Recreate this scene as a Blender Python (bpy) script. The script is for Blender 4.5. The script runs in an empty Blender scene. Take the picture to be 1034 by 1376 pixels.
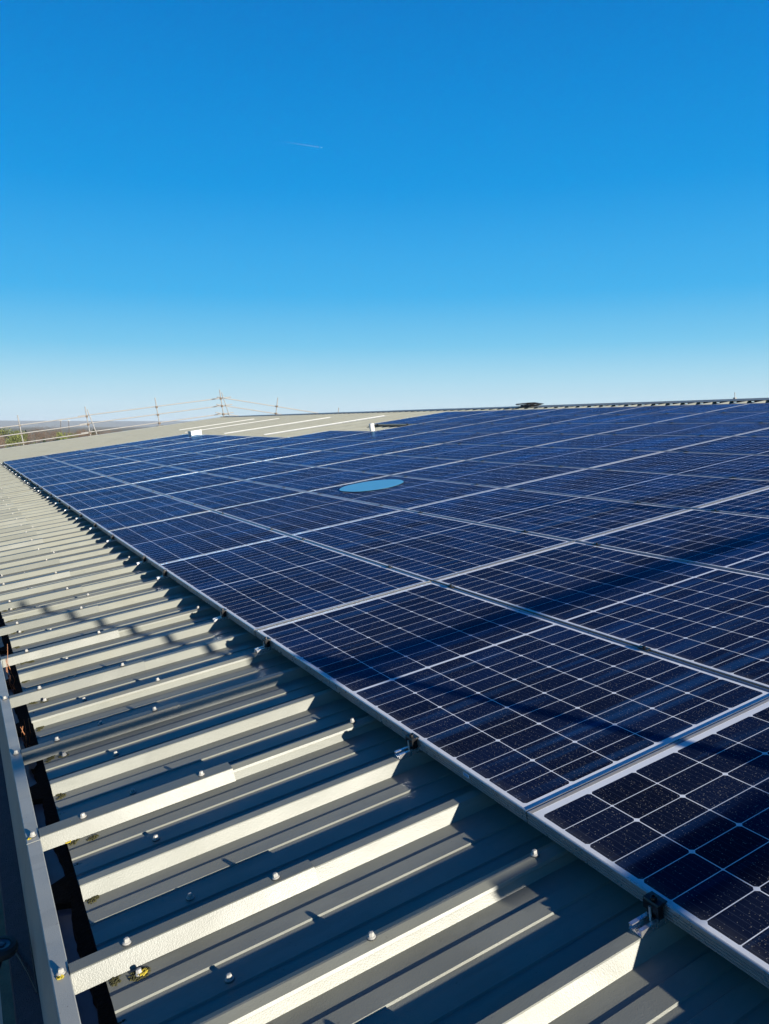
import bpy, bmesh, math, random
from mathutils import Matrix, Vector
random.seed(7)
R = math.radians
sc = bpy.context.scene
col = sc.collection

# ------------------------------------------------------------------ frame of reference
# roof-local axes: v = up the slope, u = along the eave, n = normal to the roof; origin = lower corner of a panel
THETA = R(8.0)
Z0 = 9.0
T = Matrix.Translation((0, 0, Z0)) @ Matrix(((math.cos(THETA), 0, -math.sin(THETA), 0), (0, 1, 0, 0),
                                             (math.sin(THETA), 0, math.cos(THETA), 0), (0, 0, 0, 1)))
def W(v, u, n): return T @ Vector((v, u, n))

# ------------------------------------------------------------------ camera
cd = bpy.data.cameras.new('camera'); cam = bpy.data.objects.new('camera', cd); col.objects.link(cam)
right = Vector((0.8667561, -0.4830126, -0.1242280)); down = Vector((-0.1932859, -0.0957067, -0.9764634))
fwd = Vector((0.4597547, 0.8703672, -0.1763139))
M = Matrix.Identity(4)
for i in range(3):
    M[i][0] = right[i]; M[i][1] = -down[i]; M[i][2] = -fwd[i]
M[0][3], M[1][3], M[2][3] = -1.1262669, -1.5632035, 1.1865854
cam.matrix_world = T @ M
cd.sensor_fit = 'VERTICAL'; cd.sensor_height = 24.0; cd.lens = 24.0 * 1054.154 / 1376.0
cd.clip_start = 0.05; cd.clip_end = 120000
sc.camera = cam

# ------------------------------------------------------------------ sun and sky
S = (T.to_3x3() @ Vector((1.43, -4.5, 1.0))).normalized()
sun_el = math.asin(S.z); sun_az = math.atan2(S.x, S.y)
sd = bpy.data.lights.new('sun', 'SUN'); sd.energy = 4.75; sd.angle = R(0.53); sd.color = (1.0, 0.925, 0.80)
so = bpy.data.objects.new('sun', sd); col.objects.link(so)
so.rotation_euler = S.to_track_quat('Z', 'Y').to_euler(); so.location = (0, 0, 60)
w = bpy.data.worlds.new('World'); sc.world = w; w.use_nodes = True
nt = w.node_tree; nt.nodes.clear()
# clear winter sky: colour follows the elevation above the horizon, deep blue overhead
SKY = [(-90, (.30, .40, .48)), (-1, (.50, .68, .80)), (1.2, (.57, .76, .86)), (3.2, (.40, .70, .86)), (5.5, (.19, .58, .86)), (9, (.055, .445, .85)), (16, (.004, .312, .78)),
       (22, (.001, .248, .70)), (28, (.0005, .192, .61)), (40, (.0006, .046, .24)), (60, (.0005, .012, .10)), (90, (.0004, .007, .07))]
tc = nt.nodes.new('ShaderNodeTexCoord'); sx = nt.nodes.new('ShaderNodeSeparateXYZ'); nt.links.new(tc.outputs['Generated'], sx.inputs[0])
asn = nt.nodes.new('ShaderNodeMath'); asn.operation = 'ARCSINE'; nt.links.new(sx.outputs[2], asn.inputs[0])
mr = nt.nodes.new('ShaderNodeMapRange'); mr.inputs[1].default_value = -math.pi / 2; mr.inputs[2].default_value = math.pi / 2; nt.links.new(asn.outputs[0], mr.inputs[0])
cr = nt.nodes.new('ShaderNodeValToRGB'); el = cr.color_ramp.elements
while len(el) < len(SKY): el.new(0.5)
for i, (d_, c_) in enumerate(SKY): el[i].position = (d_ + 90) / 180; el[i].color = (*c_, 1)
nt.links.new(mr.outputs[0], cr.inputs[0])
EXPO = 1.05
bg = nt.nodes.new('ShaderNodeBackground'); bg.inputs['Strength'].default_value = 2 ** -EXPO
wo = nt.nodes.new('ShaderNodeOutputWorld')
nt.links.new(cr.outputs[0], bg.inputs[0]); nt.links.new(bg.outputs[0], wo.inputs[0])
sc.view_settings.view_transform = 'Standard'; sc.view_settings.look = 'None'
sc.view_settings.exposure = EXPO; sc.view_settings.gamma = 1.0
sc.render.engine = 'CYCLES'
sc.cycles.max_bounces = 6

# ------------------------------------------------------------------ helpers
class MB:
    def __init__(s): s.v = []; s.f = []
    def add(s, vs, fs):
        o = len(s.v); s.v += [tuple(x) for x in vs]; s.f += [tuple(o + i for i in f) for f in fs]; return s
    def box(s, a, b):
        (x0, y0, z0), (x1, y1, z1) = a, b
        return s.add([(x0,y0,z0),(x1,y0,z0),(x1,y1,z0),(x0,y1,z0),(x0,y0,z1),(x1,y0,z1),(x1,y1,z1),(x0,y1,z1)],
                     [(0,3,2,1),(4,5,6,7),(0,1,5,4),(1,2,6,5),(2,3,7,6),(3,0,4,7)])
    def prism(s, prof, axis, a, b, closed=True):
        """closed profile (p,q) extruded along axis 0 (v) or 1 (u) or 2 (n)"""
        n = len(prof); vs = []
        for t in (a, b):
            for p, q in prof:
                vs.append((t, p, q) if axis == 0 else (p, t, q) if axis == 1 else (p, q, t))
        fs = [(i, (i + 1) % n, n + (i + 1) % n, n + i) for i in range(n)]
        fs += [tuple(range(n))[::-1], tuple(range(n, 2 * n))]
        return s.add(vs, fs)
    def tube(s, pts, r, seg=10, r2=None):
        pts = [Vector(p) for p in pts]; rings = []
        for i, p in enumerate(pts):
            d = (pts[min(i + 1, len(pts) - 1)] - pts[max(i - 1, 0)]).normalized()
            a = d.orthogonal().normalized() if i == 0 else (rings_a - d * rings_a.dot(d)).normalized()
            rings_a = a; b = d.cross(a)
            rr = r if r2 is None else r + (r2 - r) * i / (len(pts) - 1)
            rings.append([p + (a * math.cos(2 * math.pi * k / seg) + b * math.sin(2 * math.pi * k / seg)) * rr for k in range(seg)])
        vs = [q for g in rings for q in g]; fs = []
        for i in range(len(pts) - 1):
            for k in range(seg):
                fs.append((i*seg+k, i*seg+(k+1) % seg, (i+1)*seg+(k+1) % seg, (i+1)*seg+k))
        fs += [tuple(range(seg))[::-1], tuple(range((len(pts)-1)*seg, len(pts)*seg))]
        return s.add(vs, fs)
    def lathe(s, prof, c=(0, 0, 0), seg=14):
        vs = []; fs = []
        for r, z in prof:
            for k in range(seg):
                a = 2 * math.pi * k / seg; vs.append((c[0] + r * math.cos(a), c[1] + r * math.sin(a), c[2] + z))
        m = len(prof)
        for i in range(m - 1):
            for k in range(seg): fs.append((i*seg+k, i*seg+(k+1) % seg, (i+1)*seg+(k+1) % seg, (i+1)*seg+k))
        fs += [tuple(range(seg))[::-1], tuple(range((m-1)*seg, m*seg))]
        return s.add(vs, fs)
    def mesh(s, name, mat, smooth=False):
        me = bpy.data.meshes.new(name); me.from_pydata(s.v, [], s.f)
        bm = bmesh.new(); bm.from_mesh(me); bmesh.ops.recalc_face_normals(bm, faces=bm.faces); bm.to_mesh(me); bm.free()
        if isinstance(mat, (list, tuple)):
            for m_ in mat: me.materials.append(m_)
        else: me.materials.append(mat)
        if smooth:
            for p in me.polygons: p.use_smooth = True
            me.set_sharp_from_angle(angle=R(35))
        return me
    def obj(s, name, mat, parent=None, smooth=False, mw=None):
        return link(name, s.mesh(name, mat, smooth), parent, mw)
def link(name, me, parent=None, mw=None):
    o = bpy.data.objects.new(name, me); col.objects.link(o)
    if parent: o.parent = parent
    if mw is not None: o.matrix_world = mw
    return o
def tag(o, label=None, cat=None, group=None, kind=None):
    if label: o['label'] = label
    if cat: o['category'] = cat
    if group: o['group'] = group
    if kind: o['kind'] = kind
    return o
def empty(name, mw): 
    o = bpy.data.objects.new(name, None); col.objects.link(o); o.matrix_world = mw; o.empty_display_size = 0.1; return o
def at(v, u, n=0.0, rz=0.0): return T @ Matrix.Translation((v, u, n)) @ Matrix.Rotation(rz, 4, 'Z')
def copy_tree(o, parent=None):
    c = o.copy(); col.objects.link(c)
    if parent is not None: c.parent = parent
    for ch in kids[o.name] if o.name in kids else []: copy_tree(ch, c)
    return c
kids = {}
def reg(root):
    kids[root.name] = list(root.children)
    for ch in root.children: reg(ch)

# ------------------------------------------------------------------ materials
def mat(name, base=(.5,.5,.5), rough=.5, metal=0.0, spec=.5, ior=1.5):
    m = bpy.data.materials.new(name); m.use_nodes = True; b = m.node_tree.nodes['Principled BSDF']
    b.inputs['Base Color'].default_value = (*base, 1); b.inputs['Roughness'].default_value = rough
    b.inputs['Metallic'].default_value = metal; b.inputs['Specular IOR Level'].default_value = spec; b.inputs['IOR'].default_value = ior
    return m, m.node_tree, b
class N:
    def __init__(s, nt): s.nt = nt
    def new(s, t, **k):
        n = s.nt.nodes.new(t)
        for a, b in k.items(): setattr(n, a, b)
        return n
    def ln(s, a, b): s.nt.links.new(a, b)
    def val(s, x, sock):
        if isinstance(x, (int, float)): sock.default_value = x
        elif isinstance(x, tuple): sock.default_value = x
        else: s.ln(x, sock)
    def m(s, op, a, b=0.0, c=None, clamp=False):
        n = s.new('ShaderNodeMath', operation=op); n.use_clamp = clamp
        s.val(a, n.inputs[0]); s.val(b, n.inputs[1])
        if c is not None: s.val(c, n.inputs[2])
        return n.outputs[0]
    def noise(s, vec, scale, detail=3, rough=.5):
        n = s.new('ShaderNodeTexNoise'); n.inputs['Scale'].default_value = scale; n.inputs['Detail'].default_value = detail
        n.inputs['Roughness'].default_value = rough
        if vec is not None: s.ln(vec, n.inputs['Vector'])
        return n.outputs[0]
    def ramp(s, x, stops):
        n = s.new('ShaderNodeValToRGB'); e = n.color_ramp.elements
        while len(e) < len(stops): e.new(0.5)
        for i, (p, c) in enumerate(stops): e[i].position = p; e[i].color = (*c, 1) if len(c) == 3 else c
        s.val(x, n.inputs[0]); return n.outputs[0]
    def mix(s, f, a, b):
        n = s.new('ShaderNodeMix', data_type='RGBA'); s.val(f, n.inputs[0])
        for x, k in ((a, 6), (b, 7)):
            if isinstance(x, tuple): n.inputs[k].default_value = (*x, 1) if len(x) == 3 else x
            else: s.ln(x, n.inputs[k])
        return n.outputs[2]
    def bump(s, h, dist, b, strength=1.0):
        n = s.new('ShaderNodeBump'); n.inputs['Distance'].default_value = dist; n.inputs['Strength'].default_value = strength
        s.ln(h, n.inputs['Height']); s.ln(n.outputs[0], b.inputs['Normal']); return n
    def pos(s): return s.new('ShaderNodeNewGeometry').outputs['Position']
    def obj(s): return s.new('ShaderNodeTexCoord').outputs['Object']
    def scale(s, vec, xyz):
        n = s.new('ShaderNodeMapping'); n.inputs['Scale'].default_value = xyz; s.ln(vec, n.inputs['Vector']); return n.outputs[0]

def painted(name, base, dirt=(.20,.19,.13), rough=.42, amount=.55, grain=.0005):
    m, nt, b = mat(name, base, rough); k = N(nt); P = k.pos()
    big = k.noise(P, 1.7, 5, .6); st = k.noise(k.scale(P, (2.0, 30.0, 6.0)), 1.0, 4, .6)
    fine = k.noise(P, 60, 3, .6)
    d = k.m('MULTIPLY', k.m('SUBTRACT', big, .50, clamp=True), 3.0, clamp=True)
    d = k.m('MULTIPLY', d, st); d = k.m('MULTIPLY', d, amount * 2, clamp=True)
    c = k.mix(d, base, dirt)
    sp = k.m('GREATER_THAN', k.noise(P, 95, 2, .5), .735)
    c = k.mix(k.m('MULTIPLY', sp, .55), c, (.12, .11, .09))
    wet = k.noise(k.scale(P, (2.2, 7.0, 7.0)), 1.0, 5, .65)
    wet = k.m('MULTIPLY', k.m('SUBTRACT', wet, .505), 26.0, clamp=True)
    run = k.m('MULTIPLY', k.m('SUBTRACT', k.noise(k.scale(P, (.9, 60.0, 20.0)), 1.0, 3, .6), .60, clamp=True), 3.0, clamp=True)
    c = k.mix(k.m('MULTIPLY', wet, .13), c, (.10, .10, .085)); c = k.mix(k.m('MULTIPLY', run, .35), c, (.15, .14, .105))
    c2 = k.mix(k.m('MULTIPLY', fine, .22), c, (base[0]*.72, base[1]*.72, base[2]*.70))
    k.ln(c2, b.inputs['Base Color'])
    k.ln(k.m('ADD', k.m('MULTIPLY', big, .25), rough - .12), b.inputs['Roughness'])
    h = k.m('ADD', k.m('MULTIPLY', k.noise(P, 2.6, 2, .5), 3.2), k.m('MULTIPLY', k.noise(P, 330, 2, .6), grain * 250))
    k.bump(h, .004, b); return m
M_ROOF = painted('roof_paint', (.212, .218, .186))
M_TRIM = painted('trim_paint', (.205, .21, .18), amount=.2)
M_STRAP = painted('strap_paint', (.158, .165, .142), amount=.3)
M_CAP = painted('cap_paint', (.34, .35, .32), amount=.15, rough=.38)
M_FASC = painted('fascia_paint', (.10, .11, .13), amount=.2)
def simple(name, base, rough=.5, metal=0., var=.25, scale=20, bump=.0, bscale=200):
    m, nt, b = mat(name, base, rough, metal); k = N(nt); P = k.pos()
    n = k.noise(P, scale, 4, .6)
    k.ln(k.mix(n, tuple(x * (1 - var) for x in base), tuple(min(1, x * (1 + var)) for x in base)), b.inputs['Base Color'])
    k.ln(k.m('ADD', k.m('MULTIPLY', k.noise(P, scale * 1.7, 3), .2), rough - .1), b.inputs['Roughness'])
    if bump: k.bump(k.noise(P, bscale, 3, .6), bump, b)
    return m
M_ALU = simple('anodised_aluminium', (.46, .465, .455), .30, .78, .08, 30)
M_RAILALU = simple('mill_aluminium', (.80, .80, .80), .28, .9, .1, 40, .0006, 120)
M_BLACK = simple('black_clamp', (.012, .012, .013), .35, .3, .3, 50)
M_STEEL = simple('zinc_screw', (.55, .54, .50), .38, .8, .2, 90)
M_CAPW = simple('screw_cap_plastic', (.36, .35, .32), .45, 0, .2, 90)
M_WASH = simple('screw_washer', (.07, .07, .065), .45, .4, .25, 120)
M_GALV = simple('galvanised_tube', (.25, .245, .235), .55, .25, .25, 14)
M_RUST = simple('rusty_coupler', (.10, .075, .055), .7, .3, .4, 60)
M_RUBBER = simple('black_rubber', (.02, .02, .021), .6, 0, .3, 60)
M_WHITE = simple('white_plastic', (.62, .61, .57), .4, 0, .05, 20)
M_MOSS = simple('moss', (.055, .052, .016), .95, 0, .5, 220, .003, 400)
M_LICH = simple('yellow_lichen', (.42, .33, .03), .95, 0, .4, 260, .002, 500)
M_GUT = simple('gutter_lining', (.13, .17, .24), .35, 0, .3, 18)
M_NEARBLACK = simple('near_black', (.006, .006, .005), .9, 0, .5, 40, .006, 90)
M_TWIG = simple('dead_stem', (.34, .15, .07), .8, 0, .4, 60)
M_TEXT = simple('felt_strip', (.055, .048, .062), .92, 0, .35, 35, .006, 260)
M_BOARD = simple('weathered_board', (.16, .14, .09), .85, 0, .45, 9, .004, 60)
M_CABLE = simple('black_cable', (.02, .018, .016), .55, 0, .3, 40)
M_WHITESTRIP = simple('white_strip_sheet', (.66, .65, .60), .35, 0, .05, 6)
M_WALL = simple('wall_cladding', (.30, .32, .33), .5, 0, .1, 3)
M_DUST = simple('sticker_print', (.62, .72, .80), .5, 0, .05, 10)

# solar glass: cells, grid lines, droplets
PL, PW = 2.1115, 1.051         # module length (along u) and width (along v)
PU, PV = 2.114, 1.0633        # pitch
def solar_material():
    m, nt, b = mat('solar_cells', (.01,.01,.02), .1); k = N(nt); O = k.obj()
    sp = k.new('ShaderNodeSeparateXYZ'); k.ln(O, sp.inputs[0]); x, y = sp.outputs[0], sp.outputs[1]
    pv, pu = .1678, .08475
    def cellcoord(s, p):          # distance to nearest grid line in metres
        f = k.m('FRACT', k.m('DIVIDE', s, p)); return k.m('MULTIPLY', k.m('MINIMUM', f, k.m('SUBTRACT', 1.0, f)), p)
    xs = k.m('SUBTRACT', x, PW / 2 - 3 * pv)
    yc = k.m('SUBTRACT', y, PL / 2)
    ya = k.m('SUBTRACT', k.m('ABSOLUTE', yc), .0062)
    dx = cellcoord(xs, pv); dy = cellcoord(ya, pu)
    lx = k.m('LESS_THAN', dx, .0015); ly = k.m('LESS_THAN', dy, .0012)
    ctr = k.m('LESS_THAN', ya, 0.0)
    outx = k.m('MAXIMUM', k.m('LESS_THAN', xs, 0.0), k.m('GREATER_THAN', xs, 6 * pv))
    outy = k.m('GREATER_THAN', ya, 12 * pu)
    # chamfered cell corners, every second line larger
    f2 = k.m('FRACT', k.m('DIVIDE', ya, 2 * pu)); near2 = k.m('LESS_THAN', k.m('MINIMUM', f2, k.m('SUBTRACT', 1.0, f2)), .25)
    csz = k.m('ADD', .0055, k.m('MULTIPLY', near2, .0045))
    cor = k.m('LESS_THAN', k.m('ADD', dx, dy), csz)
    g = lx
    for q in (ly, ctr, outx, outy, cor): g = k.m('MAXIMUM', g, q)
    # fine busbars along the length
    bb = k.m('LESS_THAN', cellcoord(k.m('ADD', xs, .0093), pv / 9), .00035)
    # per-cell tone
    cx = k.m('FLOOR', k.m('DIVIDE', xs, pv)); cy = k.m('FLOOR', k.m('DIVIDE', yc, pu * 2))
    info = k.new('ShaderNodeObjectInfo')
    cv = k.new('ShaderNodeCombineXYZ'); k.ln(cx, cv.inputs[0]); k.ln(cy, cv.inputs[1]); k.ln(k.m('MULTIPLY', info.outputs['Random'], 57.0), cv.inputs[2])
    wn = k.new('ShaderNodeTexWhiteNoise', noise_dimensions='3D'); k.ln(cv.outputs[0], wn.inputs['Vector'])
    tone = wn.outputs['Value']
    cell = k.mix(tone, (.0015, .0035, .011), (.003, .008, .026))
    cell = k.mix(k.m('MULTIPLY', bb, .35), cell, (.12, .15, .22))
    P = k.pos()
    # dried droplets and grit
    vo = k.new('ShaderNodeTexVoronoi'); vo.inputs['Scale'].default_value = 300; k.ln(P, vo.inputs['Vector'])
    sep = k.new('ShaderNodeSeparateColor'); k.ln(vo.outputs['Color'], sep.inputs[0])
    rad = k.m('MULTIPLY', k.m('POWER', sep.outputs[0], 3.6), .42)
    patch = k.noise(P, 2.2, 3, .6)
    dens = k.m('GREATER_THAN', sep.outputs[1], k.m('SUBTRACT', 1.35, k.m('MULTIPLY', patch, 1.8)))
    drop = k.m('MULTIPLY', k.m('LESS_THAN', vo.outputs['Distance'], rad), dens)
    film = k.m('MULTIPLY', k.noise(k.scale(P, (1.0, 9.0, 1.0)), 3.0, 4, .6), .018)
    base = k.mix(film, cell, (.45, .47, .55))
    base = k.mix(g, base, (.74, .76, .79))
    edge = k.m('MULTIPLY', k.m('SUBTRACT', 1.0, k.m('DIVIDE', x, .06), clamp=True), k.m('MULTIPLY', k.noise(P, 28, 4, .65), .30))
    base = k.mix(edge, base, (.26, .25, .21))
    base = k.mix(k.m('MULTIPLY', drop, .5), base, (.50, .46, .38))
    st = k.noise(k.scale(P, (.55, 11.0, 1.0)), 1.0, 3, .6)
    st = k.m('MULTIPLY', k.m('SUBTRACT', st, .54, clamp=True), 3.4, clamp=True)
    base = k.mix(k.m('MULTIPLY', st, .34), base, (.025, .17, .48))  # streaks of reflected sky painted into the base colour
    k.ln(base, b.inputs['Base Color'])
    b.inputs['Specular IOR Level'].default_value = 0.0; b.inputs['Roughness'].default_value = .8
    hh = k.noise(k.scale(P, (1.5, 7.0, 1.5)), 1.0, 2, .5)
    bp = k.new('ShaderNodeBump'); bp.inputs['Distance'].default_value = .0016; k.ln(hh, bp.inputs['Height'])
    gl = k.new('ShaderNodeBsdfGlossy'); gl.inputs['Color'].default_value = (.20, .50, .92, 1); k.ln(bp.outputs[0], gl.inputs['Normal'])
    k.ln(k.m('ADD', .13, k.m('ADD', k.m('MULTIPLY', k.noise(P, 5.0, 4, .6), .12), k.m('MULTIPLY', drop, .3))), gl.inputs['Roughness'])
    fr = k.new('ShaderNodeFresnel'); fr.inputs['IOR'].default_value = 1.30
    ms = k.new('ShaderNodeMixShader'); var = k.m('ADD', .45, k.m('MULTIPLY', k.m('POWER', k.noise(k.scale(P, (.35, 3.2, 1.0)), 1.0, 4, .6), 2.0), 2.6))
    var = k.m('MULTIPLY', var, k.m('ADD', .75, k.m('MULTIPLY', tone, .5)))
    k.ln(k.m('ADD', .005, k.m('MULTIPLY', k.m('MULTIPLY', fr.outputs[0], .36), var)), ms.inputs[0]); k.ln(b.outputs[0], ms.inputs[1]); k.ln(gl.outputs[0], ms.inputs[2])
    k.ln(ms.outputs[0], nt.nodes['Material Output'].inputs['Surface'])
    return m
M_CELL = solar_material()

# ------------------------------------------------------------------ ground, sky features
def terrain():
    mb = MB(); n = 48; E = 12000.0
    xs = [(-1 if t < 0 else 1) * (abs(t) ** 2.6) * E for t in [(-1 + 2 * i / n) for i in range(n + 1)]]
    vs = [(x, y, 0) for y in xs for x in xs]
    fs = [(j*(n+1)+i, j*(n+1)+i+1, (j+1)*(n+1)+i+1, (j+1)*(n+1)+i) for j in range(n) for i in range(n)]
    mb.add(vs, fs)
    m, nt, b = mat('fields', (.1,.1,.05), .95); k = N(nt); P = k.pos()
    big = k.noise(P, .006, 3, .5); vo = k.new('ShaderNodeTexVoronoi'); vo.inputs['Scale'].default_value = .006; k.ln(P, vo.inputs['Vector'])
    s3 = k.new('ShaderNodeSeparateColor'); k.ln(vo.outputs['Color'], s3.inputs[0])
    c = k.ramp(s3.outputs[0], [(0, (.085,.10,.035)), (.35, (.13,.12,.05)), (.6, (.17,.12,.06)), (1, (.07,.085,.035))])
    c = k.mix(k.m('MULTIPLY', k.noise(P, .25, 5, .7), .7), c, (.10, .085, .04))
    k.ln(c, b.inputs['Base Color']); k.bump(k.noise(P, 1.5, 4), .3, b)
    tag(mb.obj('ground', m), kind='structure')
terrain()
def hills(name, y0, h, seed, base, x0=-9000, x1=9000, off=0):
    rnd = random.Random(seed); mb = MB(); n = 160; vs = []; ph = [rnd.uniform(0, 6.28) for _ in range(6)]
    rows = [(0, 0.0), (.25, .55), (.5, 1.0), (.75, .6), (1, 0.0)]
    for t, hh in rows:
        for i in range(n + 1):
            x = x0 + (x1 - x0) * i / n
            z = sum(math.sin(x / (2600 / (j + 1)) + ph[j]) / (j + 1) for j in range(6)) * .16 + .8
            vs.append((x, y0 + t * 1800, h * hh * max(.2, z) - (2 if hh == 0 else 0)))
    fs = [(r*(n+1)+i, r*(n+1)+i+1, (r+1)*(n+1)+i+1, (r+1)*(n+1)+i) for r in range(4) for i in range(n)]
    mb.add(vs, fs); tag(mb.obj(name, base, smooth=True), kind='structure')
M_HILL = simple('far_hill', (.12, .13, .10), .95, 0, .4, .01)
hills('hills', 6600, 60, 3, M_HILL, -12500, 12500)
# thin aeroplane trail
def contrail():
    o0 = cam.matrix_world.translation; Rw = cam.matrix_world.to_3x3()
    def ray(px, py, d): return o0 + (Rw @ Vector(((px-517)/1054.15, -(py-688)/1054.15, -1))) * d
    a = ray(372, 189, 17500); b = ray(428, 197.6, 16000); c = ray(431, 198, 15900); r0 = ray(430, 198, 15930)
    m, nt, bb = mat('vapour', (.72, .88, 1), 1); k = N(nt)
    g = k.new('ShaderNodeTexCoord').outputs['Generated']; s_ = k.new('ShaderNodeSeparateXYZ'); k.ln(g, s_.inputs[0])
    k.ln(k.m('MULTIPLY', k.m('POWER', s_.outputs[0], 1.6), .26), bb.inputs['Alpha'])
    mb = MB(); mb.tube([a - b, (a - b) * .5, (0, 0, 0)], 12, 8, 6)
    o = mb.obj('vapour_trail', m, smooth=True); o.location = b
    tag(o, 'thin white vapour trail high in the clear blue sky', 'vapour trail')
    mb = MB(); d = (c - a).normalized()
    mb.tube([d * -22, d * -12, d * 14, d * 22], 3, 8, 3); side = d.cross(Vector((0, 0, 1))).normalized()
    mb.add([d * 8, d * -4, side * 30 - d * 14, side * 30 - d * 17], [(0, 1, 3, 2)]); mb.add([d * 8, d * -4, side * -30 - d * 14, side * -30 - d * 17], [(0, 1, 3, 2)])
    o = mb.obj('aeroplane', M_WHITE, smooth=True); o.location = c + (c - b).normalized() * 60
    tag(o, 'tiny white aeroplane at the front end of the vapour trail', 'aeroplane')
contrail()

# ------------------------------------------------------------------ trees beyond the roof end
def leaf_mat(name, c0, c1):
    m, nt, b = mat(name, c0, .85); k = N(nt); k.ln(k.mix(k.noise(k.pos(), .9, 4, .7), c0, c1), b.inputs['Base Color']); return m
LM = [leaf_mat('bare_twigs', (.13,.075,.045), (.19,.13,.085)), leaf_mat('pale_green_leaves', (.09,.12,.02), (.16,.17,.05)), leaf_mat('dark_needles', (.02,.035,.015), (.05,.07,.035))]
M_BARK = simple('bark', (.10,.08,.06), .9, 0, .3, 5)
def tree_proto(kind, seed):
    rnd = random.Random(seed); H = 9.0
    tr = MB(); tr.tube([(0,0,-.3), (0.1,0,H*.3), (-.1,.1,H*.55)], .28, 7, .10)
    tips = []
    for i in range(9):
        a = rnd.uniform(0, 6.28); z0 = H * rnd.uniform(.22, .5); L = rnd.uniform(1.4, 2.8) * (.6 if kind == 2 else 1)
        e = (math.cos(a) * L, math.sin(a) * L, z0 + rnd.uniform(1.0, 3.2)); tr.tube([(0, 0, z0), e], .09, 5, .03); tips.append(e)
    cr = MB(); n = {0: 620, 1: 760, 2: 700}[kind]
    for i in range(n):
        if kind == 2:
            z = H * (.12 + .9 * rnd.random()); rr = (1.02 - z / H) * 2.7 * (.35 + .65 * rnd.random()); a = rnd.uniform(0, 6.28)
            p = Vector((math.cos(a) * rr, math.sin(a) * rr, z)); sz = rnd.uniform(.25, .5)
        else:
            t = rnd.choice(tips + [(0, 0, H * .62), (0, 0, H * .74)]); p = Vector(t) + Vector([rnd.gauss(0, .85), rnd.gauss(0, .85), rnd.gauss(.3, .8)])
            sz = rnd.uniform(.1, .28) if kind == 0 else rnd.uniform(.2, .42)
        ax = Vector([rnd.gauss(0, 1) for _ in range(3)]).normalized(); bx = ax.orthogonal().normalized()
        if kind == 0: cr.add([p - ax * sz * 2.6, p + ax * sz * 2.6, p + bx * sz * .35], [(0, 1, 2)])
        else: cr.add([p - ax * sz, p + bx * sz * .7, p + ax * sz, p - bx * sz * .7], [(0, 1, 2, 3)])
    return tr.mesh('trunk', M_BARK, True), cr.mesh('crown', LM[kind])
KIND = [('bare_tree', 'bare reddish brown winter tree in the hedgerow beyond the far roof edge', 'bare brown trees beyond the roof'),
        ('leafy_tree', 'rounded yellow green tree in the hedgerow beyond the far roof edge', 'green trees beyond the roof'),
        ('conifer_tree', 'dark narrow evergreen tree rising from the hedgerow beyond the roof', 'dark evergreens beyond the roof')]
protos = [[tree_proto(k_, 11 + k_ * 5 + j) for j in range(2)] for k_ in range(3)]
rt = random.Random(5)
def put_tree(kd, x, y, s):
    name, lab, grp = KIND[kd]; tm, cm = protos[kd][rt.randrange(2)]
    e = empty(name, Matrix.Translation((x, y, 0)) @ Matrix.Rotation(rt.uniform(0, 6.28), 4, 'Z') @ Matrix.Scale(s, 4))
    tag(e, lab, 'tree', grp); link('trunk', tm, e); link('crown', cm, e)
for row, (y, s0) in enumerate(((250, .62), (285, .78), (330, .95), (385, 1.05))):
    x = -60 + rt.uniform(0, 3)
    while x < 52:
        p = rt.random(); kd = 0 if p < .55 else 1 if p < .82 else 2
        if 17 < x - (y - 300) * .05 < 22 and row > 0: kd = 1
        put_tree(kd, x, y + rt.uniform(-9, 9), s0 * rt.uniform(.8, 1.12)); x += rt.uniform(3.2, 6.2)
for i in range(16): put_tree(0, 62 + i * 2.6 + rt.uniform(-1, 1), 470 + rt.uniform(-12, 12), rt.uniform(.75, 1.0))
# small white building among the trees
hb = empty('farm_shed', Matrix.Translation((11.5, 236, 0)))
tag(hb, 'low white building among the trees beyond the far roof edge', 'shed')
MB().box((-4, -3, 0), (4, 3, 2.6)).obj('wall', M_WHITE, hb)
MB().prism([(-3.4, 2.602), (3.4, 2.602), (0, 3.7)], 0, -4.3, 4.3).obj('roof', simple('shed_roof', (.35,.34,.32), .6), hb)
for i, x in enumerate((33.5, 36.2)):
    e = empty('lamp_mast', Matrix.Translation((x, 300, 0)))
    tag(e, ('thin dark mast above the trees, nearer the left picture edge', 'thin dark mast above the trees, the right one of two')[i], 'mast')
    MB().tube([(0, 0, 0), (0, 0, 11.6)], .14, 8, .09).obj('pole', M_RUST, e); MB().box((-.5, -.15, 11.6), (.5, .15, 11.8)).obj('lamp_head', M_GALV, e)

# ------------------------------------------------------------------ the warehouse roof
RP, RO = .339, .562            # rib pitch and offset
UEND = RO + (-2 + 3 * 35) * RP
UBEG = RO + (-2 - 3 * 3) * RP
VE, VR = -1.062, 10.46          # lower and upper end of the sheets
UR = UEND + .55
bld = empty('warehouse', at(0, 0, 0)); tag(bld, 'large low pitched warehouse roof of pale ribbed metal sheets carrying the solar panels', 'building')
def add_part(mb, name, m, parent=bld, smooth=False): return mb.obj(name, m, parent, smooth)
B, TP = -.085, -.05
def rib(c, top=TP):
    return [(c-.0362, B), (c-.0172, top-.0022), (c-.0150, top), (c+.0150, top), (c+.0172, top-.0022), (c+.0362, B)]
def pan(c):                     # two shallow stiffeners between this rib and the next
    o = []
    for a in (.0945, .187): o += [(c+a, B), (c+a+.0035, B+.0038), (c+a+.0535, B+.0038), (c+a+.057, B)]
    return o
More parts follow.
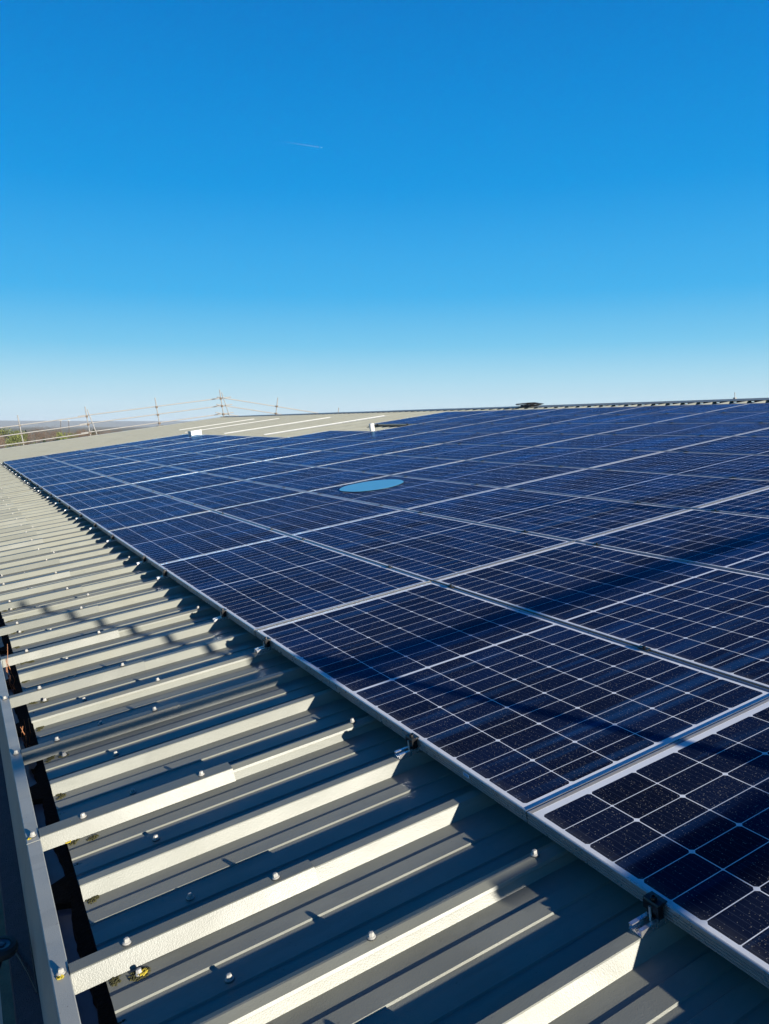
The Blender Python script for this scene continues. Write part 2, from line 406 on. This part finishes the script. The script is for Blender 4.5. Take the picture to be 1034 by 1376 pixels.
def sheet_profile():
    o = [(-.0300, -.0600), (-.0265, -.0528), (-.0030, -.0466), (.0030, -.0466), (.0290, -.0590), (.0385, B+.0014), (.050, B)]
    o += pan(0) + rib(RP) + pan(RP) + rib(2*RP) + pan(2*RP) + rib(3*RP, TP-.0025)
    return o
def strip(prof, v0, v1, th=.0009, nseg=1):
    mb = MB(); n = len(prof); vs = []
    stations = [v0 + (v1 - v0) * i / nseg for i in range(nseg + 1)]
    for t in stations: vs += [(t, u, z) for u, z in prof]
    for t in stations: vs += [(t, u, z - th) for u, z in prof]
    S_ = len(stations); fs = []
    for j in range(S_ - 1):
        for i in range(n - 1):
            a = j*n+i; fs.append((a, a+1, a+n+1, a+n)); b_ = a + S_*n; fs.append((b_, b_+n, b_+n+1, b_+1))
    for i in range(n - 1):
        fs.append((i, S_*n+i, S_*n+i+1, i+1)); k_ = (S_-1)*n+i; fs.append((k_, k_+1, S_*n+k_+1, S_*n+k_))
    for j in range(S_ - 1):
        a = j*n; fs.append((a, a+n, S_*n+a+n, S_*n+a)); a = j*n+n-1; fs.append((a, S_*n+a, S_*n+a+n, a+n))
    return mb.add(vs, fs)
sheet_me = strip(sheet_profile(), VE, VR).mesh('roof_sheet', M_ROOF)
sheets = []
for i in range(-4, 35):
    u0 = RO + (-2 + 3 * i) * RP
    o = link('roof_sheet', sheet_me, bld); o.location = (random.uniform(-.006, .006), u0, 0); sheets.append((i, u0, o))
# screws: washer, head with plastic cap
def screw_mesh(stained=False):
    mb = MB(); mb.lathe([(.0112, 0), (.0117, .0012), (.0105, .0026), (.0072, .0032)], seg=16)
    mb.lathe([(.0094, .0028), (.0094, .0044), (.0070, .0056)], seg=16)
    mb.lathe([(.0070, .005), (.0068, .0115), (.0056, .0138), (.0028, .0146)], seg=6)
    me = mb.mesh('screw', [M_CAPW, M_WASH])
    for p_ in me.polygons: p_.material_index = 1 if p_.center.z < .0028 else 0
    return me
SCREW = screw_mesh()
def put_screw(parent, v, u, n, s=1.0):
    o = link('screw', SCREW, parent); o.location = (v, u, n); o.rotation_euler = (random.uniform(-.09, .09), random.uniform(-.09, .09), random.uniform(0, 3)); o.scale = (s, s, s); return o
far_screws = MB()
def far_screw(v, u, n): far_screws.lathe([(.009, 0), (.008, .003), (.005, .0035), (.005, .014), (.003, .016)], (v, u, n), 6)
def rib_u(j): return RO + j * RP
for i, u0, o in sheets:
    for q in range(3):
        j = -2 + 3 * i + q; ur = q * RP
        spots = [(-.83 + random.uniform(-.008, .008), ur + .122, B + .0038)]
        if j % 2: spots.append((-.992 + random.uniform(-.006, .006), ur - .066 if q else ur - .066, B))
        spots = [s_ for s_ in spots if s_[1] > 0]
        if j % 2 == 0: pass
        if q == 0: spots += [(-.062, 0, -.0468), (-.53, 0, -.0468)] if j % 2 == 0 else [(-.062, 0, -.0468)]
        else: spots += []
        if -2 <= j < 14:
            for s_ in spots: put_screw(o, *s_)
        elif -6 < j < 103:
            for s_ in spots: far_screw(s_[0], s_[1] + u0, s_[2])
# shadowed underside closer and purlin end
add_part(MB().box((VE + .03, UBEG, -.20), (VE + .05, UR, -.088)), 'eaves_closer', M_NEARBLACK)
# gutter
add_part(MB().prism([(-1.170, -.060), (-1.166, -.060), (-1.166, -.190), (-.99, -.190), (-.99, -.194), (-1.170, -.194)], 1, UBEG, UR), 'gutter', M_GUT)
sl = MB(); rr_ = random.Random(2); n_ = 700; top = []; 
for i in range(n_ + 1):
    u = UBEG + 0.03 + (14 - UBEG) * i / n_
    e = -1.098 + .010 * math.sin(u * 2.1) + .006 * math.sin(u * 9.3) + rr_.uniform(-.003, .003)
    if math.sin(u * 8.9 + 1) > .86: e -= .05
    top += [(e, u, -.170), (-1.00, u, -.164), (e - .004, u, -.189), (-1.00, u, -.189)]
sl.add(top, [f for i in range(n_) for f in ((4*i, 4*i+4, 4*i+5, 4*i+1), (4*i+2, 4*i+6, 4*i+4, 4*i))])
add_part(sl, 'gutter_black_strip', M_NEARBLACK)['kind'] = 'stuff'  # near-black strip with a ragged edge along the gutter floor
# gutter capping in lengths, top flat and sloping outer face
u = UBEG; caps = [.865 + 3.0 * i for i in range(-1, 13)]
for i in range(len(caps) - 1):
    a, b_ = caps[i], min(caps[i + 1], UR)
    mb = MB(); ov = .0 if i % 2 else -.0009
    prof = [(-1.130, -.062), (-1.130, -.0505), (-1.1312, -.0495), (-1.1645, -.0495), (-1.166, -.0510), (-1.203, -.205), (-1.2045, -.205), (-1.1672, -.0485), (-1.165, -.0470), (-1.1305, -.0470), (-1.1285, -.049), (-1.1285, -.062)]
    mb.prism([(p, q + ov) for p, q in prof], 1, a + (.0012), b_)
    c_ = add_part(mb, 'gutter_capping', M_CAP)
    for j in range(-40, 106):
        if j % 2 and a <= rib_u(j) < b_ and -1 <= j <= 15: put_screw(c_, -1.1465, rib_u(j) + .0, -.047 + ov)
        elif j % 2 and a <= rib_u(j) < b_ and j > 15: far_screw(-1.1465, rib_u(j), -.047)
# straps: channel pieces over every second rib reaching to the capping
def strap_mesh(lap=False):
    mb = MB()
    pr = [(-.0392, -.0838), (-.0205, -.0455), (-.0180, -.0440), (.0180, -.0440), (.0205, -.0455), (.0392, -.0838)]
    inner = [(-.0405 + .0028, -.0838), (-.0192, -.0462), (-.0172, -.0452), (.0172, -.0452), (.0192, -.0462), (.0377, -.0838)]
    if lap:      # wider piece that clears the side lap
        pr = [(-.0430, -.0838), (-.0292, -.0450), (-.0270, -.0434), (.0265, -.0434), (.0290, -.0450), (.0460, -.0838)]
        inner = [(-.0417, -.0838), (-.0280, -.0458), (-.0265, -.0446), (.0260, -.0446), (.0280, -.0458), (.0445, -.0838)]
    mb.prism(pr + inner[::-1], 0, 0, .600); return mb.mesh('strap', M_STRAP)
strap_me = strap_mesh(); strap_lap = strap_mesh(True)
for j in range(-3, 103, 2):
    o = link('gutter_strap', strap_lap if (j + 2) % 3 == 0 else strap_me, bld); o.location = (-1.1285, rib_u(j), 0)
    if j <= 15: put_screw(o, .128, 0, -.044); put_screw(o, .502, .0, -.044)
    else: far_screw(-1.0, rib_u(j), -.044); far_screw(-.627, rib_u(j), -.044)
o = add_part(far_screws, 'screw', M_CAPW); o['kind'] = 'stuff'
# moss and lichen where water sits at the sheet ends
def blob(mb, v, u, n, r, rnd, k_=26):
    for _ in range(k_):
        a = rnd.uniform(0, 6.28); q = r * math.sqrt(rnd.random()); c = Vector((v + math.cos(a) * q, u + math.sin(a) * q * .8, n + rnd.uniform(0, .0015)))
        s_ = rnd.uniform(.0012, .0032); mb.lathe([(s_, -.001), (s_ * .8, s_ * .5), (s_ * .2, s_ * .8)], c, 5)
rm = random.Random(9); moss = MB(); lich = MB()
for j in range(-2, 12):
    for q in range(5): blob(moss, VE + .010 + abs(rm.gauss(0, .018)), rib_u(j) - .036 - abs(rm.gauss(0, .018)), B, .010, rm, 22)
    if rm.random() < .7: blob(moss, VE + .012, rib_u(j) + .150, B, .012, rm, 16)
    if j % 2: blob(moss, -.992, rib_u(j) - .068, B, .018, rm, 60)
blob(moss, -.992, rib_u(-1) - .066, B, .024, rm, 130)
blob(lich, -.985, rib_u(-1) - .070, B + .004, .011, rm, 50); blob(lich, -1.150, rib_u(-1) - .012, -.047, .007, rm, 26)
blob(lich, -1.156, rib_u(1) - .008, -.047, .005, rm, 14); blob(lich, -1.058, rib_u(1) - .040, -.083, .008, rm, 36)
tag(moss.obj('moss', M_MOSS, mw=T.copy()), 'dark olive moss growing at the lower ends of the roof sheets', 'moss', kind='stuff')
tag(lich.obj('lichen', M_LICH, mw=T.copy()), 'yellow lichen crusted round the roof screws by the gutter', 'lichen', kind='stuff')
# dead stems and leaves in the gutter
tw = MB(); rw = random.Random(4)
for c in (1.82, 1.95, 2.75, 2.88):
    for q in range(3):
        p0 = Vector((-1.10 + rw.uniform(-.02, .02), c + rw.uniform(-.05, .05), -.185)); h_ = rw.uniform(.05, .13) + (.07 if c > 2.8 else 0)
        p1 = p0 + Vector((rw.uniform(-.02, .02), rw.uniform(-.05, .05), h_ * .6)); p2 = p1 + Vector((rw.uniform(-.02, .02), rw.uniform(-.04, .04), h_ * .5))
        tw.tube([p0, p1, p2], .0022, 5, .0010)
tag(tw.obj('dead_stems', M_TWIG, mw=T.copy()), 'reddish dead plant stems sticking up out of the gutter', 'plant', kind='stuff')
lf = MB(); lf.add([(-1.115, 1.70, -.165), (-1.085, 1.69, -.158), (-1.082, 1.80, -.150), (-1.112, 1.82, -.160), (-1.10, 1.67, -.164)], [(4, 1, 0), (0, 1, 2, 3)])
lf.add([(x, y, z - .0012) for x, y, z in [(-1.115, 1.70, -.165), (-1.085, 1.69, -.158), (-1.082, 1.80, -.150), (-1.112, 1.82, -.160), (-1.10, 1.67, -.164)]], [(4, 0, 1), (0, 3, 2, 1)])
tag(lf.obj('metal_offcut', M_TRIM, mw=T.copy()), 'pale scrap of metal lying in the gutter beside dead stems', 'offcut')
# ridge, other slope, verge
VRI = 10.58; NR = -.02
k_tan = math.tan(THETA); 
other = MB(); W_ = 11.2
def osl(d, n): # a point on the far slope, d metres beyond the ridge, in roof-local coordinates
    a = -2 * THETA; return (VRI + d * math.cos(a) - n * math.sin(a), d * math.sin(a) + n * math.cos(a))
v0, n0 = osl(0.03, B); v1, n1 = osl(W_, B)
prof_o = []
for j in range(-11, 106):
    c = rib_u(j); prof_o += [(c - .036, 0), (c - .015, .035), (c + .015, .035), (c + .036, 0)]
vs = []
for d in (.05, W_):
    for pu_, h_ in prof_o:
        a, b_ = osl(d, B + h_); vs.append((a, pu_, b_))
n_ = len(prof_o); other.add(vs, [(i, i + 1, n_ + i + 1, n_ + i) for i in range(n_ - 1)])
add_part(other, 'far_slope_sheet', M_ROOF)
for i in range(-1, 12):        # ridge cap lengths, each rising slightly over the next
    a, b_ = UBEG + 3.2 * (i + 1), min(UBEG + 3.2 * (i + 2), UR)
    if a >= UR: break
    l1, m1 = osl(.20, -.034 + .004); c0 = osl(0, .0)
    prof = [(VRI - .20, -.0475), (VRI - .20, -.0455), (VRI - .03, -.034), (VRI, -.030 + (.003 if i % 2 else 0)), (osl(.03, -.034)), (osl(.20, -.040)), (osl(.20, -.0475)), (osl(.1, -.045)), (VRI, -.037), (VRI - .1, -.042)]
    add_part(MB().prism(prof, 1, a, b_ - .004), 'ridge_cap', M_TRIM)
vg = MB(); vg.prism([(UEND + .03, -.20), (UR, -.20), (UR, -.044), (UEND + .03, -.044)], 0, -1.20, VRI - .21)
add_part(vg, 'verge_trim', M_TRIM)
vg = MB(); pa = osl(.21, -.20); pb = osl(W_, -.20); pc = osl(W_, -.044); pd = osl(.21, -.044)
vg.add([(*x, ) for x in [(p[0], uu, p[1]) for uu in (UEND + .03, UR) for p in (pa, pb, pc, pd)]], [(0,1,2,3), (4,7,6,5), (0,4,5,1), (1,5,6,2), (2,6,7,3), (3,7,4,0)])
add_part(vg, 'verge_trim', M_TRIM)
# long narrow white strips between two ribs
for u_, va, vb in ((27.9, 6.4, 9.4), (25.3, 5.9, 9.4), (21.0, 5.9, 9.4), (17.6, 5.9, 9.5)):
    j = round((u_ - RO) / RP); c = rib_u(j)
    mb = MB(); prof = [(c + .020, -.049), (c + .045, -.058), (c + RP - .045, -.058), (c + RP - .020, -.049), (c + RP - .016, -.043), (c + RP + .02, -.043), (c + RP + .02, -.046), (c + RP - .014, -.047), (c + RP - .043, -.062), (c + .043, -.062), (c + .018, -.052)]
    add_part(mb.prism(prof, 0, va, vb), 'white_strip', M_WHITESTRIP)
# building walls
LW = bld.matrix_world.inverted()
wb = MB()
p = [W(-1.16, UBEG, -.20), W(-1.16, UR - .05, -.20)]; q = [W(osl(W_ - .1, -.2)[0], UBEG, osl(W_ - .1, -.2)[1]), W(osl(W_ - .1, -.2)[0], UR - .05, osl(W_ - .1, -.2)[1])]
rd = [W(VRI, UBEG, -.12), W(VRI, UR - .05, -.12)]
vs = []
for e in (p[0], p[1], q[1], q[0]): vs += [LW @ e, LW @ Vector((e.x, e.y, 0))]
vs += [LW @ rd[0], LW @ rd[1]]
wb.add(vs, [(0, 1, 3, 2), (2, 3, 5, 4), (4, 5, 7, 6), (6, 7, 1, 0), (0, 6, 8), (2, 9, 4)])
add_part(wb, 'wall', M_WALL)
# felt covered ledge, cable and small things below the capping
add_part(MB().prism([(-1.19, -.21), (-1.262, -.235), (-1.266, -.245), (-1.262, -.30), (-1.17, -.30), (-1.17, -.21)], 1, UBEG, UR), 'eaves_ledge', M_TEXT)
cb = MB(); cb.tube([(-1.262, .72, -.228), (-1.240, .62, -.222), (-1.222, .52, -.214), (-1.208, .42, -.205)], .0022, 6)
cb.tube([(-1.208, .42, -.205), (-1.206, .60, -.206), (-1.205, .80, -.207), (-1.200, 1.1, -.206)], .0016, 6)
tag(cb.obj('thin_cable', M_CABLE, mw=T.copy()), 'thin black cable crossing the dark ledge beside the gutter', 'cable')
wh = empty('rubber_wheel', T @ Matrix.Translation((-1.272, .575, -.150)) @ Matrix.Rotation(R(14), 4, 'Y'))
tag(wh, 'round black rubber rimmed wheel beside the dark ledge at the lower left', 'wheel')
MB().lathe([(.020, -.016), (.036, -.014), (.042, -.006), (.042, .004), (.036, .012), (.026, .013), (.024, .008), (.012, .006)], seg=28).obj('tyre', M_RUBBER, wh, True)
MB().lathe([(.0235, .0065), (.0235, .0095), (.022, .0105), (.013, .009), (.012, .006), (.009, .006), (.009, .012), (.004, .013)], seg=24).obj('hub', simple('grey_hub', (.12,.13,.14), .45, .2), wh, True)
MB().tube([(0, 0, -.016), (-.02, 0, -.12)], .010, 8).obj('axle', M_BLACK, wh, True)
bu = [(-1.30, -.05, .0), (-1.53, -.01, 1), (-1.77, .015, 2)]
for i, (v_, du, k_) in enumerate(bu):
    for s_ in range(4):
        o = MB().box((v_ - .105, -2.5 + s_ * 2.42 + du, -1.240), (v_ + .105, -2.5 + s_ * 2.42 + 2.40 + du, -1.202)).obj('scaffold_board', M_BOARD, mw=T.copy())
        tag(o, 'weathered plank of the dark walkway below the gutter at the left', 'plank', 'walkway planks below the gutter')
for s_ in range(5):
    o = MB().tube([(-1.22, -2.4 + s_ * 2.0, -1.265), (-2.1, -2.4 + s_ * 2.0, -1.265)], .024, 10).obj('scaffold_tube', M_GALV, mw=T.copy(), smooth=True)
    tag(o, 'grey tube carrying the walkway planks below the gutter', 'tube', 'tubes below the walkway')

# ------------------------------------------------------------------ solar panels
FH = .033; GL = -.0045
def frame_mesh():
    mb = MB()
    # profile across one side: (inward distance, n); outer face with three shallow grooves
    pr = [(0, -FH)]
    for z in (-.0270, -.0195, -.0120): pr += [(0, z - .0010), (.0022, z - .0004), (.0022, z + .0016), (0, z + .0022)]
    pr += [(0, -.0008), (.0008, 0), (.0032, 0), (.0102, GL + .0006), (.0102, GL - .003), (.0036, GL - .003), (.0036, -FH + .0015), (.022, -FH + .0015), (.022, -FH)]
    n = len(pr); vs = []; fs = []
    cor = [(0, 0, 1, 1), (PW, 0, -1, 1), (PW, PL, -1, -1), (0, PL, 1, -1)]
    for cx, cy, sx, sy in cor:
        for d, z in pr: vs.append((cx + sx * d, cy + sy * d, z))
    for c in range(4):
        a, b_ = c * n, ((c + 1) % 4) * n
        for i in range(n): fs.append((a + i, a + (i + 1) % n, b_ + (i + 1) % n, b_ + i))
    mb.add(vs, fs); return mb.mesh('frame', M_ALU)
frame_me = frame_mesh()
g = MB(); e_ = .0096
g.add([(e_, e_, GL), (PW - e_, e_, GL), (PW - e_, PL - e_, GL), (e_, PL - e_, GL), (e_, e_, GL - .004), (PW - e_, e_, GL - .004), (PW - e_, PL - e_, GL - .004), (e_, PL - e_, GL - .004)],
      [(0,1,2,3), (4,7,6,5), (0,4,5,1), (1,5,6,2), (2,6,7,3), (3,7,4,0)])
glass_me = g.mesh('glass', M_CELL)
def mid_clamp_mesh():
    mb = MB(); mb.box((-.019, -.026, .0012), (.0015, .026, .0048)); mb.box((-.0105, -.024, -.034), (-.0015, .024, .0012))
    mb.lathe([(.0062, .0046), (.0062, .0105), (.0035, .0110)], (-.0065, 0, 0), 10); return mb.mesh('clamp', M_BLACK)
def end_clamp_mesh():
    mb = MB()
    mb.prism([(.0075, .0008), (.0075, .0042), (-.004, .0052), (-.019, .0045), (-.0215, .001), (-.0215, -.020), (-.0175, -.022), (-.0175, -.003), (-.0012, -.003), (-.0012, -.0005), (.0, .0008)], 1, -.021, .021)
    mb.box((-.0165, -.0165, -.0335), (-.0015, .0165, -.003)); mb.box((-.024, -.008, -.0335), (-.0165, .008, -.030))
    return mb.mesh('end_clamp', M_BLACK)
def rail_mesh():
    mb = MB()   # short channel: floor, two walls with return lips
    mb.prism([(-.018, -.0498), (.018, -.0498), (.018, -.0338), (.0085, -.0338), (.0085, -.0362), (.0152, -.0362), (.0152, -.0470), (-.0152, -.0470), (-.0152, -.0362), (-.0085, -.0362), (-.0085, -.0338), (-.018, -.0338)], 0, -.070, .30)
    return mb.mesh('mounting_rail', M_RAILALU)
mid_me, end_me, rail_me = mid_clamp_mesh(), end_clamp_mesh(), rail_mesh()
bolt_me = MB().lathe([(.0075, .0045), (.0075, .0110), (.0060, .0118), (.0045, .0118), (.0040, .0075)], (-.0100, 0, 0), 6).mesh('bolt', M_BLACK)
stud_me = MB().tube([(-.0235, 0, -.040), (-.0235, 0, -.006)], .0032, 8).mesh('stud', M_STEEL, True)
ORD = ['first', 'second', 'third', 'fourth', 'fifth', 'sixth', 'seventh', 'eighth', 'ninth', 'tenth', 'eleventh', 'twelfth']
rp = random.Random(3)
for k_ in range(-1, 11):
    rows = 9 if k_ <= 5 else 5
    rr = list(range(rows)) if k_ != 6 else [0, 1, 2, 3, 4, 5, 7, 8]
    for m_ in rr:
        du = {0: -.011, -1: -.013}.get(k_, 0) + rp.uniform(-.0006, .0006); dn = rp.uniform(-.0003, .0003)
        e = empty('solar_panel', at(m_ * PV + rp.uniform(-.001, .001), k_ * PU + du, dn) @ Matrix.Rotation(rp.uniform(-.0009, .0009), 4, 'X') @ Matrix.Rotation(rp.uniform(-.0006, .0006), 4, 'Y'))
        rowtxt = 'lowest row at the eave' if m_ == 0 else ORD[m_] + ' row up from the eave'
        coltxt = ORD[k_ + 1] + ' column from the near end'
        tag(e, 'blue black solar panel, %s, %s' % (rowtxt, coltxt), 'solar panel', 'solar panels fixed in rows on the roof')
        if (k_, m_) == (2, 2): e['label'] = 'solar panel lying under the round pale blue patch, third row from the eave'
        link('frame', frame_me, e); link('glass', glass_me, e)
        j1 = round((k_ * PU + .5 - RO) / RP); j2 = round((k_ * PU + 1.75 - RO) / RP)
        for j in (j1, j2):
            uu = RO + j * RP - k_ * PU - du
            if m_ == 0:
                c = link('end_clamp', end_me, e); c.location = (0, uu, 0); b2 = link('bolt', bolt_me, c); b3 = link('stud', stud_me, c)
                r_ = link('mounting_rail', rail_me, e); r_.location = (0, uu, 0)
            else:
                c = link('clamp', mid_me, e); c.location = (0, uu, 0)
        if (k_, m_) == (0, 0):
            st = MB().box((-.0009, .262, -.0185), (-.0002, .292, -.0075)); st.obj('sticker', M_DUST, e)
            MB().box((-.0013, .2645, -.0172), (-.0010, .2895, -.0088)).obj('sticker_mark', simple('sticker_blue', (.10,.28,.48), .5), e)
# rails seen at the left-out panel and along the array's upper edge
# pale blue round patch lying on a panel
pt = MB(); nseg = 72; vs = []
for z in (0.0004, .0016):
    for i in range(nseg):
        a = 2 * math.pi * i / nseg; r_ = .345 * (1 + .012 * math.sin(3 * a + 1) + .008 * math.sin(7 * a))
        vs.append((math.cos(a) * r_, math.sin(a) * r_, z))
pt.add(vs, [tuple(range(nseg, 2 * nseg)), tuple(range(nseg))[::-1]] + [(i, (i+1) % nseg, nseg + (i+1) % nseg, nseg + i) for i in range(nseg)])
m_, nt_, b_ = mat('blue_patch', (.16, .42, .72), .30); kk = N(nt_); kk.ln(kk.mix(kk.noise(kk.pos(), 6, 4), (.10, .36, .56), (.14, .42, .62)), b_.inputs['Base Color'])
o = pt.obj('round_patch', m_, mw=at(2.665, 5.83, .0015)); tag(o, 'flat round pale blue patch lying on a solar panel in mid picture', 'film')

# ------------------------------------------------------------------ guard rails
def guard_post(parent, u, v, s=1.0, h=1.27, two=True, lean=0):
    """post standing square to the roof with base plate and couplers; returns nothing"""
    MB().tube([(v, u, -.04), (v + lean, u, h)], .024, 12).obj('post', M_GALV, parent, True)
    if two: MB().tube([(v + .28, u - .02, -.03), (v + .07, u - .03, h - .14)], .020, 10).obj('brace', M_GALV, parent, True)
    MB().box((v - .13, u - .13, -.049), (v + .16, u + .13, -.025)).obj('base_plate', M_RUBBER, parent)
def coupler(parent, u, v, n): MB().box((v - .045, u - .045, n - .045), (v + .045, u + .045, n + .045)).obj('coupler', M_RUST, parent)
def rail(parent, pts, r=.024): MB().tube(pts, r, 12).obj('rail', M_GALV, parent, True)
# along the far gable verge
UG = UR - .35
fence = empty('guard_rail', T.copy()); tag(fence, 'scaffold tube guard rail with three rails climbing the far roof edge to the ridge', 'guard rail')
HS = (.83, .47, .08)
for v_, two in ((-1.05, False), (1.50, False), (4.27, True), (7.38, False), (10.48, True)):
    guard_post(fence, UG, v_, two=two)
    for h_ in HS: coupler(fence, UG, v_, h_)
for i, h_ in enumerate(HS):
    rail(fence, [(-1.6, UG - .04, h_), (4.2, UG - .04, h_ + .01)]); rail(fence, [(3.9, UG + .03, h_ + .05), (11.0, UG + .03, h_ + .02)])
    a = osl(-.6, h_); b2 = osl(6.3, h_ - .02)
    rail(fence, [(9.9, UG - .5, h_ + .04), (10.5, UG + .5, h_ + .04)])
f2 = empty('guard_rail', T.copy()); tag(f2, 'scaffold tube guard rail falling away behind the ridge, right of the tallest post', 'guard rail')
for h_ in HS:
    a = osl(-.5, h_); b2 = osl(W_ - 1, h_); rail(f2, [(a[0], UG + .06, a[1]), (b2[0], UG + .06, b2[1])])
for d in (2.55, 5.95, 6.25, 8.8):
    a = osl(d, -.05); b2 = osl(d, 1.27 if d != 6.25 else 1.05)
    MB().tube([(a[0], UG, a[1]), (b2[0], UG, b2[1])], .024, 10).obj('post', M_GALV, f2, True)
    for h_ in HS: c_ = osl(d, h_); coupler(f2, UG, c_[0], c_[1])
# the same kind of rail stands just behind the photographer and throws its shadow into view
f3 = empty('guard_rail', T.copy()); tag(f3, 'scaffold tube guard rail standing across the roof behind the camera', 'guard rail')
UN = -2.33
guard_post(f3, UN, 1.40, h=1.42, two=False, lean=-.24)
MB().tube([(.50, UN - .03, .425), (7.5, UN - .03, .425)], .024, 14).obj('rail', M_GALV, f3, True)
MB().tube([(-.10, UN - .03, .806), (7.5, UN - .03, .806)], .024, 14).obj('rail', M_GALV, f3, True)
guard_post(f3, UN, 4.6, h=1.3, two=False); coupler(f3, UN, 1.33, .425); coupler(f3, UN, 1.27, .806)

# ------------------------------------------------------------------ small things on the roof
vp = empty('vent_pipe', T @ Matrix.Translation((6.55, 13.05, -.085)))
tag(vp, 'short white vent pipe standing in the gap between the solar panels', 'vent pipe')
MB().lathe([(.052, 0), (.052, .19), (.050, .195)], seg=20).obj('pipe', M_WHITE, vp, True)
MB().lathe([(.058, .185), (.058, .21), (.03, .225), (.005, .23)], seg=20).obj('cowl', M_WHITE, vp, True)
MB().box((-.14, -.14, .0), (.14, .14, .012)).obj('flashing', M_RUBBER, vp)
jb = empty('junction_box', T @ Matrix.Translation((5.25, 22.0, -.05)) @ Matrix.Rotation(.2, 4, 'Z'))
tag(jb, 'small white box on the pale roof just beyond the solar panels', 'box')
MB().box((-.17, -.10, 0), (.17, .10, .16)).obj('body', M_WHITE, jb); MB().box((-.18, -.11, .16), (.18, .11, .18)).obj('lid', M_WHITE, jb)
# heap of black cable on the ridge
hc = empty('cable_heap', T @ Matrix.Translation((VRI, 12.84, -.032)) @ Matrix.Diagonal((.75, .8, .5, 1)))
tag(hc, 'tangled heap of black cable lying on the ridge above the solar panels', 'cable heap')
rc = random.Random(8)
for i in range(9):
    r_ = rc.uniform(.16, .30); ox, oy = rc.uniform(-.1, .1), rc.uniform(-.25, .25); z_ = .01 + i * .011; tx, ty = rc.uniform(-.25, .25), rc.uniform(-.2, .2)
    pts = [(ox + math.cos(a * .35) * r_, oy + math.sin(a * .35) * r_ * 1.5, z_ + math.cos(a * .35) * r_ * tx * .4 + math.sin(a*.35) * r_ * ty * .4 + .02) for a in range(19)]
    MB().tube(pts, .011, 6).obj('cable_coil', M_CABLE, hc, True)
MB().box((-.2, -.32, 0), (.2, .30, .012)).obj('rubber_mat', M_RUBBER, hc)
e = empty('ridge_post', T @ Matrix.Translation((10.8, 7.55, -.02)))
tag(e, 'single thin post sticking up behind the ridge at the right', 'post')
MB().tube([(0, 0, -.05), (.005, 0, .065)], .006, 8).obj('rod', M_GALV, e, True); MB().box((-.02, -.02, -.05), (.02, .02, -.01)).obj('foot', M_GALV, e)
MB().lathe([(.009, .062), (.009, .072), (.004, .078)], (.005, 0, 0), 8).obj('tip', M_GALV, e)

# ------------------------------------------------------------------ the air between here and the far hills
hm = bpy.data.materials.new('haze_air'); hm.use_nodes = True; hn = hm.node_tree; hn.nodes.clear()
hv = hn.nodes.new('ShaderNodeVolumePrincipled'); ho = hn.nodes.new('ShaderNodeOutputMaterial'); hn.links.new(hv.outputs[0], ho.inputs['Volume'])
hv.inputs['Color'].default_value = (.80, .88, 1, 1); hv.inputs['Density'].default_value = .00009; hv.inputs['Anisotropy'].default_value = 0
tag(MB().box((-13000, -13000, -1.0), (13000, 13000, 66)).obj('haze', hm), kind='stuff')
